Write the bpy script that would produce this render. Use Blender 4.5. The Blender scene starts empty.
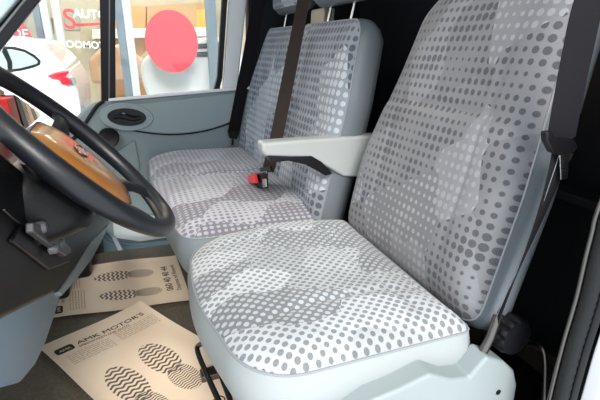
import bpy, bmesh, math, random
from mathutils import Vector, Matrix
R = math.radians
sc = bpy.context.scene
C = sc.collection
random.seed(4)

# ------------------------------------------------------------ camera
CAM = Vector((-.82, .63, .93)); YAW, PITCH, ROLL, F = R(22.7), R(19.3), R(2.0), 420.0
fw = Vector((math.cos(YAW)*math.cos(PITCH), -math.sin(YAW)*math.cos(PITCH), -math.sin(PITCH)))
rt = fw.cross(Vector((0, 0, 1))).normalized(); up = rt.cross(fw)
rt, up = math.cos(ROLL)*rt+math.sin(ROLL)*up, -math.sin(ROLL)*rt+math.cos(ROLL)*up
cd = bpy.data.cameras.new('camera'); cam = bpy.data.objects.new('camera', cd); C.objects.link(cam)
m = Matrix((rt, up, -fw)).transposed().to_4x4(); m.translation = CAM
cam.matrix_world = m
cd.sensor_width = 36; cd.lens = F/600*36; cd.clip_start = .02; cd.clip_end = 200
sc.camera = cam

# ------------------------------------------------------------ light
sc.view_settings.view_transform = 'Standard'; sc.view_settings.look = 'None'
sc.view_settings.gamma = 1; sc.view_settings.exposure = 0.45
w = bpy.data.worlds.new('sky'); sc.world = w; w.use_nodes = True
bg = w.node_tree.nodes['Background']
bg.inputs[0].default_value = (.86, .93, 1, 1); bg.inputs[1].default_value = 1.3
sl = bpy.data.lights.new('sun', 'SUN'); sl.energy = 2.7; sl.angle = R(24); sl.color = (1, .95, .89)
so = bpy.data.objects.new('sun', sl); C.objects.link(so)
so.rotation_euler = Vector((.78, -.10, -.66)).to_track_quat('-Z', 'Y').to_euler()

wl = bpy.data.lights.new('warm_fill', 'AREA'); wl.energy = 16; wl.size = .9; wl.color = (1, .50, .14)   # added warm fill ahead of the windscreen, for orange edges on the wheel
wo = bpy.data.objects.new('warm_fill', wl); C.objects.link(wo); wo.location = (2.3, 3.0, 1.9)
wo.rotation_euler = (Vector((.2, .7, .5))-wo.location).to_track_quat('-Z', 'Y').to_euler()

# ------------------------------------------------------------ helpers
def at(px, py, **k):
    """the point seen at pixel px, py on the plane x, y or z = value"""
    d = fw+rt*((px-300)/F)-up*((py-200)/F)
    (a, v), = k.items(); i = 'xyz'.index(a)
    return CAM+d*((v-CAM[i])/d[i])

def mat(name, col, rough=.5, metal=0, coat=0, bump=0, bscale=200, spec=.5, emit=None, noise=0, nscale=8):
    m = bpy.data.materials.new(name); m.use_nodes = True
    nt = m.node_tree; b = nt.nodes['Principled BSDF']
    b.inputs['Base Color'].default_value = (*col, 1); b.inputs['Roughness'].default_value = rough
    b.inputs['Metallic'].default_value = metal; b.inputs['Coat Weight'].default_value = coat
    b.inputs['Specular IOR Level'].default_value = spec
    if emit: b.inputs['Emission Color'].default_value = (*emit[:3], 1); b.inputs['Emission Strength'].default_value = emit[3]
    tc = nt.nodes.new('ShaderNodeTexCoord')
    if noise:
        n = nt.nodes.new('ShaderNodeTexNoise'); n.inputs['Scale'].default_value = nscale; n.inputs['Detail'].default_value = 4
        nt.links.new(tc.outputs['Object'], n.inputs['Vector'])
        mx = nt.nodes.new('ShaderNodeMix'); mx.data_type = 'RGBA'
        mx.inputs[6].default_value = (*[c*(1-noise) for c in col], 1); mx.inputs[7].default_value = (*[min(1, c*(1+noise)) for c in col], 1)
        nt.links.new(n.outputs['Fac'], mx.inputs[0]); nt.links.new(mx.outputs[2], b.inputs['Base Color'])
    if bump:
        n = nt.nodes.new('ShaderNodeTexNoise'); n.inputs['Scale'].default_value = bscale; n.inputs['Detail'].default_value = 2
        nt.links.new(tc.outputs['Object'], n.inputs['Vector'])
        bp = nt.nodes.new('ShaderNodeBump'); bp.inputs['Strength'].default_value = bump; bp.inputs['Distance'].default_value = .002
        nt.links.new(n.outputs['Fac'], bp.inputs['Height']); nt.links.new(bp.outputs[0], b.inputs['Normal'])
    return m

def node_kit(m):
    nt = m.node_tree
    def N(t, **kw):
        n = nt.nodes.new(t)
        for k, v in kw.items(): setattr(n, k, v)
        return n
    def L(a, b): nt.links.new(a, b)
    def M(op, a, b=None, c=None, clamp=False):
        n = N('ShaderNodeMath', operation=op, use_clamp=clamp)
        for i, v in enumerate((a, b, c)):
            if v is None: continue
            if isinstance(v, (int, float)): n.inputs[i].default_value = v
            else: L(v, n.inputs[i])
        return n.outputs[0]
    return nt, N, L, M

def fabric(name, light, dark, pitch, patch=9, inv=.5, rmin=.22, rmax=.42, rot=0, seed=0.0, stagger=False, pale=None, ysc=.86):
    """woven seat cloth: a grid of round dots that grow, shrink and swap tone from patch to patch"""
    m = mat(name, light, .85, spec=.25)
    nt, N, L, M = node_kit(m); b = nt.nodes['Principled BSDF']
    uv = N('ShaderNodeUVMap')
    mp = N('ShaderNodeMapping'); L(uv.outputs[0], mp.inputs[0])
    mp.inputs['Rotation'].default_value = (0, 0, R(45) if stagger else rot)
    mp.inputs['Location'].default_value = (seed, seed*.7, 0)
    s = 1/pitch
    mp.inputs['Scale'].default_value = (s, s*ysc, 1)
    v = N('ShaderNodeTexVoronoi', voronoi_dimensions='2D', feature='F1'); v.inputs['Scale'].default_value = 1; v.inputs['Randomness'].default_value = 0
    L(mp.outputs[0], v.inputs['Vector'])
    ns = N('ShaderNodeTexNoise'); ns.inputs['Scale'].default_value = patch*1.3; ns.inputs['Detail'].default_value = 1
    L(uv.outputs[0], ns.inputs['Vector'])
    mr = N('ShaderNodeMapRange'); L(ns.outputs['Fac'], mr.inputs[0])
    mr.inputs[1].default_value = .3; mr.inputs[2].default_value = .7; mr.inputs[3].default_value = rmin; mr.inputs[4].default_value = rmax
    d = M('SUBTRACT', mr.outputs[0], v.outputs['Distance'])
    dot = M('MULTIPLY_ADD', d, 14, .5, clamp=True)
    # patches: slanted quadrilaterals
    mp2 = N('ShaderNodeMapping'); L(uv.outputs[0], mp2.inputs[0]); mp2.inputs['Rotation'].default_value = (0, 0, R(24)); mp2.inputs['Scale'].default_value = (patch, patch*.7, 1)
    mp2.inputs['Location'].default_value = (seed*1.3+.4, seed, 0)
    v2 = N('ShaderNodeTexVoronoi', voronoi_dimensions='2D', feature='F1', distance='CHEBYCHEV'); v2.inputs['Scale'].default_value = 1; v2.inputs['Randomness'].default_value = .55
    L(mp2.outputs[0], v2.inputs['Vector'])
    sx = N('ShaderNodeSeparateColor'); L(v2.outputs['Color'], sx.inputs[0])
    pch = M('GREATER_THAN', sx.outputs[0], 1-inv)
    x = M('ABSOLUTE', M('SUBTRACT', dot, pch))
    # weave
    wv = N('ShaderNodeTexWave'); wv.inputs['Scale'].default_value = 130; wv.inputs['Distortion'].default_value = 0; L(uv.outputs[0], wv.inputs['Vector'])
    n2 = N('ShaderNodeTexNoise'); n2.inputs['Scale'].default_value = 420; L(uv.outputs[0], n2.inputs['Vector'])
    tone = M('MULTIPLY_ADD', n2.outputs['Fac'], .70, -.18)
    fac = M('ADD', M('MULTIPLY', x, .86), M('SUBTRACT', tone, .17), clamp=True)
    # soft tone difference between the patches' ground
    mx = N('ShaderNodeMix', data_type='RGBA'); mx.inputs[6].default_value = (*light, 1); mx.inputs[7].default_value = (*dark, 1)
    L(fac, mx.inputs[0])
    mg = N('ShaderNodeMix', data_type='RGBA', blend_type='MULTIPLY'); L(mx.outputs[2], mg.inputs[6])
    g2 = N('ShaderNodeMapRange'); L(sx.outputs[1], g2.inputs[0]); g2.inputs[3].default_value = .74; g2.inputs[4].default_value = 1.12
    L(g2.outputs[0], mg.inputs[7]); mg.inputs[0].default_value = 1
    fin = mg.outputs[2]
    if pale:      # in some patches the dots are woven pale instead of dark
        m3 = N('ShaderNodeMix', data_type='RGBA'); L(fin, m3.inputs[6]); m3.inputs[7].default_value = (*pale, 1)
        L(M('MULTIPLY', dot, M('GREATER_THAN', sx.outputs[2], .76)), m3.inputs[0]); fin = m3.outputs[2]
    L(fin, b.inputs['Base Color'])
    bp = N('ShaderNodeBump'); bp.inputs['Strength'].default_value = .35; bp.inputs['Distance'].default_value = .0015
    L(M('ADD', M('MULTIPLY', wv.outputs['Fac'], .4), M('MULTIPLY', x, .5)), bp.inputs['Height']); L(bp.outputs[0], b.inputs['Normal'])
    b.inputs['Sheen Weight'].default_value = .25
    return m

ORG = {}
def root_of(o):
    while o.parent: o = o.parent
    return o
def tag(o, label, cat, group=None, kind=None):
    if label: o['label'] = label
    if cat: o['category'] = cat
    if group: o['group'] = group
    if kind: o['kind'] = kind
    return o
def thing(name, loc, label, cat, group=None):
    o = bpy.data.objects.new(name, None); C.objects.link(o); o.location = loc; o.empty_display_size = .05
    return tag(o, label, cat, group)
def obj(name, vs, fs, material, parent=None, uvs=None, smooth=True, label=None):
    """one mesh object; vs in world space, stored relative to the thing's base"""
    if parent is not None: o0 = root_of(parent).location.copy()
    else:
        xs = [v[0] for v in vs]; ys = [v[1] for v in vs]; zs = [v[2] for v in vs]
        o0 = Vector(((min(xs)+max(xs))/2, (min(ys)+max(ys))/2, min(zs)))
    me = bpy.data.meshes.new(name); me.from_pydata([tuple(Vector(v)-o0) for v in vs], [], fs); me.update()
    if uvs:
        ul = me.uv_layers.new(name='UVMap')
        for l in me.loops: ul.data[l.index].uv = uvs[l.vertex_index]
    me.materials.append(material)
    bm = bmesh.new(); bm.from_mesh(me); bmesh.ops.recalc_face_normals(bm, faces=bm.faces); bm.to_mesh(me); bm.free()
    if smooth: me.polygons.foreach_set('use_smooth', [True]*len(me.polygons)); me.set_sharp_from_angle(angle=R(38))
    o = bpy.data.objects.new(name, me); C.objects.link(o)
    if parent is not None: o.parent = parent
    else: o.location = o0
    if label: o['label'] = label
    return o
def bevel(o, wd=.006, seg=3):
    b = o.modifiers.new('bevel', 'BEVEL'); b.width = wd; b.segments = seg; b.limit_method = 'ANGLE'; b.angle_limit = R(35)
    b.harden_normals = True
    return o
def subsurf(o, n=2):
    b = o.modifiers.new('sub', 'SUBSURF'); b.levels = n; b.render_levels = n; return o
def box(name, a, b, material, parent=None, bev=.004, label=None):
    x0, y0, z0 = a; x1, y1, z1 = b
    vs = [(x, y, z) for x in (x0, x1) for y in (y0, y1) for z in (z0, z1)]
    fs = [(0, 1, 3, 2), (4, 6, 7, 5), (0, 4, 5, 1), (2, 3, 7, 6), (0, 2, 6, 4), (1, 5, 7, 3)]
    o = obj(name, vs, fs, material, parent, smooth=True, label=label)
    if bev: bevel(o, bev)
    return o
def prism(name, pts, d, material, parent=None, bev=.004, label=None):
    """a polygon of 3D points pushed along d"""
    n = len(pts); d = Vector(d)
    vs = [Vector(p) for p in pts]+[Vector(p)+d for p in pts]
    fs = [tuple(range(n)), tuple(range(2*n-1, n-1, -1))]+[(i, (i+1) % n, n+(i+1) % n, n+i) for i in range(n)]
    o = obj(name, vs, fs, material, parent, label=label)
    if bev: bevel(o, bev)
    return o
def catmull(P, n=8, closed=False):
    P = [Vector(p) for p in P]; out = []; m_ = len(P)
    for i in range(m_ if closed else m_-1):
        if closed: a, b, c, d = P[i-1], P[i], P[(i+1) % m_], P[(i+2) % m_]
        else: a, b, c, d = P[max(i-1, 0)], P[i], P[i+1], P[min(i+2, m_-1)]
        for k in range(n):
            t = k/n
            out.append(.5*((2*b)+(c-a)*t+(2*a-5*b+4*c-d)*t*t+(3*b-a-3*c+d)*t**3))
    if not closed: out.append(P[-1])
    return out
def tube(name, P, r, material, parent=None, closed=False, n=10, sx=1, label=None, refup=None):
    """round (or flattened, sx) bar along the points; r may be a list"""
    P = [Vector(p) for p in P]; vs = []; fs = []; k = len(P)
    rr = r if isinstance(r, (list, tuple)) else [r]*k
    prev = None
    for i in range(k):
        a = P[i-1] if (i or closed) else P[i]; b = P[(i+1) % k] if (i < k-1 or closed) else P[i]
        t = (b-a).normalized()
        if prev is None:
            u = Vector(refup) if refup else (Vector((0, 0, 1)) if abs(t.z) < .9 else Vector((0, 1, 0)))
        else: u = prev
        s = (u-t*u.dot(t)).normalized(); v = t.cross(s); prev = s
        for j in range(n):
            an = 2*math.pi*j/n; vs.append(P[i]+s*math.cos(an)*rr[i]*sx+v*math.sin(an)*rr[i])
    for i in range(k if closed else k-1):
        for j in range(n):
            a, b = i*n+j, i*n+(j+1) % n; c, d = ((i+1) % k)*n+(j+1) % n, ((i+1) % k)*n+j
            fs.append((a, b, c, d))
    if not closed: fs += [tuple(range(n)), tuple(range((k-1)*n, k*n))]
    return obj(name, vs, fs, material, parent, label=label)
def strap(name, P, side, wd, material, parent=None, th=.0016, label=None):
    """a flat webbing strip; side(i) gives the across direction"""
    P = [Vector(p) for p in P]; vs = []; fs = []; k = len(P); uv = []
    acc = 0
    for i in range(k):
        t = (P[min(i+1, k-1)]-P[max(i-1, 0)]).normalized(); s = Vector(side(i/(k-1))); s = (s-t*s.dot(t)).normalized(); nn = t.cross(s)
        if i: acc += (P[i]-P[i-1]).length
        for a, b in ((-1, -1), (1, -1), (1, 1), (-1, 1)):
            vs.append(P[i]+s*a*wd/2+nn*b*th/2); uv.append((a*wd/2, acc))
    for i in range(k-1):
        for j in range(4): fs.append((i*4+j, i*4+(j+1) % 4, (i+1)*4+(j+1) % 4, (i+1)*4+j))
    fs += [(0, 1, 2, 3), tuple(range((k-1)*4, k*4))]
    return obj(name, vs, fs, material, parent, uvs=uv, label=label)
def lathe(name, c, axis, prof, material, parent=None, n=32, mod=None, label=None):
    """prof: list of (radius, height along axis)"""
    axis = Vector(axis).normalized(); u = axis.orthogonal().normalized(); v = axis.cross(u); vs = []; fs = []
    for r, h in prof:
        for j in range(n):
            a = 2*math.pi*j/n; q = r*(mod(a, h) if mod else 1)
            vs.append(Vector(c)+axis*h+u*math.cos(a)*q+v*math.sin(a)*q)
    for i in range(len(prof)-1):
        for j in range(n): fs.append((i*n+j, i*n+(j+1) % n, (i+1)*n+(j+1) % n, (i+1)*n+j))
    fs += [tuple(range(n)), tuple(range((len(prof)-1)*n, len(prof)*n))]
    return obj(name, vs, fs, material, parent, label=label)
def round_poly(cor, rad, n=128):
    """closed outline with rounded corners, resampled evenly"""
    P = []; k = len(cor)
    for i in range(k):
        a, b, c = Vector(cor[i-1]), Vector(cor[i]), Vector(cor[(i+1) % k]); r = rad[i] if isinstance(rad, (list, tuple)) else rad
        d1 = (a-b).normalized(); d2 = (c-b).normalized()
        ang = d1.angle(d2); t = min(r/math.tan(ang/2), .49*(a-b).length, .49*(c-b).length)
        p1, p2 = b+d1*t, b+d2*t
        for s in range(9):
            q = s/8; P.append((1-q)**2*p1+2*q*(1-q)*(b*.82+(p1+p2)/2*.18)+q*q*p2)
    L_ = [0]
    for i in range(len(P)): L_.append(L_[-1]+(P[(i+1) % len(P)]-P[i]).length)
    out = []; j = 0
    for s in range(n):
        t = L_[-1]*s/n
        while L_[j+1] < t: j += 1
        q = (t-L_[j])/max(1e-9, L_[j+1]-L_[j]); out.append(P[j].lerp(P[(j+1) % len(P)], q))
    return out
def pad(names, outline, M, topfn, D, mats, parent, K=22, bulge=.012, edge=.02, uvo=(0, 0), pipe=.0024, taper=0, sidefn=None):
    """upholstered pad: cloth face, vinyl side and back, piping along the seam"""
    n = len(outline); c = sum(outline, Vector((0, 0)))/n; vs = []; uv = []; fs = []
    vs.append(M(c.x, c.y, topfn(c.x, c.y, 0))); uv.append((c.x+uvo[0], c.y+uvo[1]))
    for k in range(1, K+1):
        s = 1-(1-k/K)**1.35
        for p in outline:
            q = c+(p-c)*s; vs.append(M(q.x, q.y, topfn(q.x, q.y, s))); uv.append((q.x+uvo[0], q.y+uvo[1]))
    for j in range(n): fs.append((0, 1+j, 1+(j+1) % n))
    for k in range(K-1):
        for j in range(n): a = 1+k*n; fs.append((a+j, a+(j+1) % n, a+n+(j+1) % n, a+n+j))
    top = obj(names[0], vs, fs, mats[0], parent, uvs=uv)
    vs = []; fs = []; S = 9
    for k in range(S+1):
        t = k/S
        for i, p in enumerate(outline):
            tg = (outline[(i+1) % n]-outline[i-1]).normalized(); nr = Vector((tg.y, -tg.x))
            if nr.dot(p-c) < 0: nr = -nr
            d_ = D(p) if callable(D) else D
            off = bulge*math.sin(math.pi*min(1, t*1.15))-taper*t*t - (edge*(t-.82)/.18*.6 if t > .82 else 0)
            q = p+nr*off; vs.append(M(q.x, q.y, -d_*t))
    for k in range(S):
        for j in range(n): fs.append((k*n+j, k*n+(j+1) % n, (k+1)*n+(j+1) % n, (k+1)*n+j))
    b0 = len(vs); vs.append(M(c.x, c.y, -(D(c) if callable(D) else D)))
    for j in range(n): fs.append((S*n+j, S*n+(j+1) % n, b0))
    side = obj(names[1], vs, fs, mats[1], parent)
    if pipe: tube(names[2], [M(p.x, p.y, .001) for p in outline], pipe, mats[2], parent, closed=True, n=8)
    return top, side
def copy_tree(o, parent=None):
    c = o.copy(); C.objects.link(c); c.parent = parent
    for ch in o.children: copy_tree(ch, c)
    return c
def struct(o): o['kind'] = 'structure'; return o
def text(name, s, M3, size, material, parent, bold=0, sx=1, align='CENTER', warp=None):
    """flat lettering turned into a mesh; M3 is its 4x4 placement in the world"""
    cu = bpy.data.curves.new(name, 'FONT'); cu.body = s; cu.size = size; cu.align_x = align; cu.align_y = 'CENTER'; cu.offset = bold; cu.extrude = .0003; cu.resolution_u = 4
    t = bpy.data.objects.new(name, cu); C.objects.link(t)
    dg = bpy.context.evaluated_depsgraph_get(); me = bpy.data.meshes.new_from_object(t.evaluated_get(dg))
    bpy.data.objects.remove(t)
    me.transform(Matrix.Diagonal((sx, 1, 1, 1)))
    if warp is None: me.transform(M3)
    vs = [warp(v.co.x, v.co.y, v.co.z) if warp else v.co.copy() for v in me.vertices]; fs = [tuple(p.vertices) for p in me.polygons]
    bpy.data.meshes.remove(me)
    return obj(name, vs, fs, material, parent, smooth=False)
def frame(o, ex, ey):
    ex = Vector(ex).normalized(); ey = Vector(ey); ey = (ey-ex*ey.dot(ex)).normalized(); ez = ex.cross(ey)
    m_ = Matrix((ex, ey, ez)).transposed().to_4x4(); m_.translation = Vector(o); return m_

# ------------------------------------------------------------ materials
m_fab = fabric('seat_cloth_cushion', (.52, .55, .57), (.17, .18, .195), .0148, patch=10.0, inv=.45, rmin=.28, rmax=.39, stagger=True, seed=.9)
m_fabb = fabric('seat_cloth_back', (.25, .255, .27), (.075, .078, .09), .0198, patch=8, inv=.0, rmin=.14, rmax=.42, seed=.31, pale=(.34, .35, .37))
m_fabc = fabric('bench_cloth_back', (.32, .355, .40), (.085, .10, .13), .024, patch=6.5, inv=.0, rmin=.24, rmax=.44, seed=.13, pale=(.48, .52, .56))
m_fabd = fabric('bench_cloth_cushion', (.46, .46, .49), (.17, .16, .19), .0175, patch=7, inv=.25, rmin=.2, rmax=.38, seed=.53)
m_vinyl = mat('pale_vinyl', (.37, .40, .405), .42, bump=.25, bscale=350, spec=.4)
m_vinyl2 = mat('grey_vinyl', (.15, .17, .19), .36, bump=.25, bscale=350)
m_pipe = mat('piping', (.28, .30, .32), .6)
m_arm = mat('armrest_plastic', (.43, .45, .44), .38, coat=.1)
m_valance = mat('valance_plastic', (.30, .345, .35), .45, bump=.2, bscale=500)
m_black = mat('black_plastic', (.006, .006, .008), .36, spec=.35)
m_blackr = mat('black_rubber', (.012, .013, .014), .62, spec=.3, bump=.5, bscale=300)
m_web = mat('belt_webbing', (.012, .011, .014), .8, spec=.2, bump=.5, bscale=700)
m_steel = mat('steel', (.6, .6, .6), .25, metal=1)
m_gun = mat('dark_steel', (.16, .15, .14), .32, metal=1)
m_red = mat('red_plastic', (.75, .04, .04), .35)
m_leather = mat('wheel_leather', (.007, .008, .011), .36, bump=.15, bscale=600)
m_hub = mat('hub_cover_warm_lit', (.34, .13, .02), .28, coat=.6)  # orange of a warm reflection put into the cover's base colour
m_dash = mat('dash_black', (.005, .005, .006), .38, spec=.28, bump=.25, bscale=500)
m_dblue = mat('dash_blue_grey', (.20, .29, .36), .5, bump=.2, bscale=500)
m_door = mat('door_plastic', (.27, .33, .335), .45, bump=.25, bscale=450)
m_doorin = mat('door_insert', (.32, .385, .39), .5, bump=.25, bscale=450)
m_teal = mat('door_pocket', (.05, .10, .11), .45)
m_white = mat('painted_metal', (.90, .92, .92), .3, coat=.5)
m_dark = mat('dark_lining', (.009, .013, .018), .75)
m_floor = mat('floor_rubber', (.13, .105, .075), .5, bump=1.0, bscale=260, noise=.75, nscale=150)  # brown tint stands in for warm light falling on the rubber
m_paper = mat('kraft_paper', (.72, .56, .42), .8, noise=.07, nscale=9, bump=.1, bscale=60)
m_ink = mat('brown_ink', (.035, .022, .018), .8)
m_inkl = mat('faint_ink', (.22, .15, .11), .8)

# ------------------------------------------------------------ the cab
struct(box('floor', (-.42, -.75, -.03), (1.20, 1.55, 0), m_floor, bev=.004))
struct(box('trim_1', (1.20, -.2, -.42), (1.42, 1.5, -.36), m_blackr, bev=.004))       # passenger step
struct(box('trim_13', (1.20, -.62, -.03), (1.40, -.02, 0), m_floor, bev=0))
struct(box('trim_2', (-.50, -.10, -.40), (-.42, 1.5, -.005), m_blackr, bev=.01))      # driver sill
struct(box('wall_rear', (-.5, -.66, -.03), (1.46, -.62, 1.56), m_dark, bev=0))
struct(box('ceiling', (-.5, -.66, 1.50), (1.46, 1.05, 1.55), mat('headliner', (.62, .62, .60), .9), bev=0))
struct(box('wall_right', (1.40, -.62, -.03), (1.46, .015, 1.50), m_dark, bev=0))
struct(box('wall_left', (-.48, -.62, -.03), (-.435, -.17, 1.50), m_dark, bev=0))
# passenger-side pillar, painted light
P = [at(229, -60, x=1.36), at(246, -60, x=1.36), at(247, 0, x=1.38), at(238, 85, x=1.40), at(232, 112, x=1.40), at(221, 106, x=1.40), at(223, 88, x=1.40), at(229, 0, x=1.38)]
struct(prism('trim_3', P, (.05, 0, 0), m_white, bev=.008))

# passenger door with its window
dx = 1.385
zb = .67
def dz(y): return .700+(.55-y)*.085       # the window sill rises to the rear
ys = [-.02+i*.03 for i in range(40)]      # -.02 .. 1.15
def sill(y):
    if y < .72: return dz(y)
    t = (y-.72)/.16; return max(dz(.72)-.12*t*t, .48-.25*(y-.9)) if y < .9 else .54-.18*(y-.9)
prof = [(y, sill(y)) for y in ys]
door = prism('door_1', [(dx, y, z) for y, z in prof]+[(dx, 1.15, -.36), (dx, -.02, -.36)], (.06, 0, 0), m_door, bev=.012)
struct(door)
# raised upper insert
lo = [at(232, 121, x=dx), at(222, 125, x=dx), at(205, 130, x=dx), at(185, 133, x=dx), at(165, 133.5, x=dx), at(145, 131.5, x=dx), at(128, 128.5, x=dx), at(112, 124, x=dx)]
hi = [at(108, 112, x=dx), at(118, 106, x=dx), at(150, 102.5, x=dx), at(190, 98, x=dx), at(236, 92.5, x=dx)]
prism('upper_insert', catmull(lo, 5)+catmull(hi, 4), (-.014, 0, 0), m_doorin, door, bev=.007)
tube('insert_groove', catmull([p+Vector((-.004, 0, -.004)) for p in lo], 6), .004, m_black, door)
prism('window_ledge', [(dx, y, sill(y)-.002) for y in ys if y < .72]+[(dx, .70, sill(.70)+.012), (dx, -.02, sill(-.02)+.012)], (-.018, 0, 0), m_white, door, bev=.004)  # white colour carries the highlight along the sill
# handle bowl, handle, bezel line
hc = at(127, 117, x=dx-.014)
def ell(c, a, b, n=40, tilt=0):
    return [Vector((c.x, c.y+a*math.cos(2*math.pi*i/n), c.z+b*math.sin(2*math.pi*i/n)+tilt*a*math.cos(2*math.pi*i/n))) for i in range(n)]
tube('handle_bezel', ell(hc, .115, .062, tilt=.05), .005, m_doorin, door, closed=True)
prism('handle_bezel_rim', ell(hc, .115, .062, tilt=.05), (-.004, 0, 0), m_doorin, door, bev=.002)
prism('handle_bowl', ell(hc+Vector((-.003, 0, 0)), .086, .042, tilt=.05), (-.004, 0, 0), m_black, door, bev=.002)
hp = [hc+Vector((-.012, d, z)) for d, z in ((.06, .0), (.03, .006), (.0, .002), (-.03, -.006), (-.062, -.002))]
tube('handle_lever', catmull(hp, 6), [.010+.008*math.sin(math.pi*i/24) for i in range(25)], m_black, door, sx=.8)
lathe('lock_button', hc+Vector((-.010, .012, .014)), (-1, 0, 0), [(.010, 0), (.010, .005), (.006, .008)], m_gun, door)
# round speaker / tweeter pod on the door
sp = at(110, 137, x=dx-.02)
lathe('door_speaker', sp, (-1, .15, .1), [(.042, 0), (.044, .02), (.040, .030), (.034, .031), (.026, .018), (.012, .022), (.0005, .023)], m_blackr, door, n=36)
lathe('speaker_ring', sp, (-1, .15, .1), [(.044, .024), (.046, .028), (.042, .033), (.038, .031)], m_black, door, n=36)
prism('door_pull_pad', [at(118, 150, x=dx), at(135, 140, x=dx), at(140, 165, x=dx), at(132, 190, x=dx), at(110, 190, x=dx)], (-.012, 0, 0), m_door, door, bev=.008)
# lower pocket
pk = [at(100, 228, x=1.34), at(112, 240, x=1.34), at(140, 244, x=1.34), at(185, 238, x=1.34), at(200, 300, x=1.34), at(105, 300, x=1.34)]
prism('map_pocket', pk, (.045, 0, 0), m_teal, door, bev=.010)
tube('pocket_lip', catmull([at(100, 228, x=1.335), at(112, 240, x=1.335), at(140, 244, x=1.335), at(190, 237, x=1.335)], 8), .010, m_teal, door)
lowp = [at(112, 215, x=dx), at(190, 215, x=dx), at(190, 240, x=dx), at(140, 244, x=dx), at(114, 238, x=dx)]
prism('lower_insert', lowp, (-.008, 0, 0), mat('door_pale', (.55, .60, .60), .5), door, bev=.004)

# window frame: rear seal, divider, bottom seal, front slanted seal and pillar
def bar(name, pts, wd, th, material, parent=None, bev=.003):
    """strip in the window plane through the points, thickness in x"""
    P = [Vector(p) for p in pts]; L_ = []; R_ = []
    for i, p in enumerate(P):
        t = (P[min(i+1, len(P)-1)]-P[max(i-1, 0)]).normalized(); s = t.cross(Vector((1, 0, 0))).normalized()
        L_.append(p+s*wd/2); R_.append(p-s*wd/2)
    return prism(name, L_+R_[::-1], (th, 0, 0), material, parent, bev=bev)
win = bar('window_1', [at(107, -70, x=1.34), at(107.5, 0, x=1.37), at(108.5, 104, x=1.395)], .062, .03, m_black); struct(win)
bar('rear_seal', [at(229, -70, x=1.34), at(225, 0, x=1.37), at(220, 78, x=1.395), at(216.5, 91, x=1.395)], .026, .03, m_black, win)
bar('divider_groove', [at(110.5, -70, x=1.338), at(109.5, 0, x=1.367), at(109, 102, x=1.392)], .006, .004, m_gun, win, bev=0)
bar('bottom_seal', [at(116, 100.0, x=1.40), at(160, 96, x=1.40), at(219, 90.5, x=1.40)], .008, .02, m_blackr, win, bev=.002)
bar('front_seal', [at(66, -40, x=1.33), at(33, 0, x=1.36), at(-1, 43, x=1.37), at(-45, 98, x=1.38)], .036, .03, m_black, win)
bar('front_trim', [at(57, -40, x=1.335), at(25.5, -1, x=1.36), at(-8, 40, x=1.37)], .010, .02, m_pipe, win)
bar('outer_seal', [at(53, -40, x=1.34), at(22, 0, x=1.365), at(-12, 40, x=1.375)], .020, .03, m_blackr, win)
# glass
m_glass = bpy.data.materials.new('window_glass'); m_glass.use_nodes = True
nt = m_glass.node_tree; nt.nodes.clear()
o_ = nt.nodes.new('ShaderNodeOutputMaterial'); mxs = nt.nodes.new('ShaderNodeMixShader'); tr = nt.nodes.new('ShaderNodeBsdfTransparent'); gl = nt.nodes.new('ShaderNodeBsdfGlossy')
fr = nt.nodes.new('ShaderNodeFresnel'); fr.inputs[0].default_value = 1.4; gl.inputs['Roughness'].default_value = .02; tr.inputs[0].default_value = (.97, .985, .98, 1)
nt.links.new(fr.outputs[0], mxs.inputs[0]); nt.links.new(tr.outputs[0], mxs.inputs[1]); nt.links.new(gl.outputs[0], mxs.inputs[2]); nt.links.new(mxs.outputs[0], o_.inputs[0])
g1 = prism('glass', [at(112, 101, x=1.41), at(218, 91, x=1.41), at(229, -70, x=1.36), at(112, -70, x=1.36)], (.004, 0, 0), m_glass, win, bev=0)
g2 = prism('quarter_glass', [at(104, 104, x=1.41), at(92, 118, x=1.41), at(20, 150, x=1.41), at(-45, 95, x=1.40), at(60, -60, x=1.36), at(104, -60, x=1.36)], (.004, 0, 0), m_glass, win, bev=0)
tube('quarter_seal', catmull([at(104, 101, x=1.38), at(97, 106, x=1.38), at(90, 116, x=1.38), at(80, 131, x=1.38), at(70, 142, x=1.38)], 6), .008, m_blackr, win)
# front pillar of the passenger side
ap = prism('trim_4', [at(52, -45, x=1.34), at(19, -1, x=1.34), at(-16, 40, x=1.34), at(-80, 40, x=1.34), at(-60, -45, x=1.34)], (.06, 0, 0), mat('pillar_trim', (.50, .62, .62), .5), bev=.01)
struct(ap)
# driver's door aperture: ribbed rubber seal and painted body behind it
sealc = [Vector((-.43, -.26, 1.49)), Vector((-.43, -.17, 1.1)), at(622, 185, x=-.43), at(603, 240, x=-.43), at(588, 300, x=-.43), at(573, 350, x=-.43), at(559, 405, x=-.43), at(545, 470, x=-.43)]
sp_ = catmull(sealc, 14)
seal = tube('trim_5', sp_, [.0125+.0012*(i % 2) for i in range(len(sp_))], m_blackr, n=14); struct(seal)
lip = tube('seal_lip', catmull([p+Vector((.012, .012, 0)) for p in sealc], 8), .004, m_gun, seal)
tube('seal_flange', catmull([p+Vector((-.012, -.014, 0)) for p in sealc], 8), .008, m_black, seal)
body = prism('trim_6', [p+Vector((-.02, -.022, 0)) for p in sealc]+[Vector((-.45, -.60, -.1)), Vector((-.45, -.60, 1.49))], (-.03, 0, 0), m_white, bev=.004); struct(body)
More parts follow.
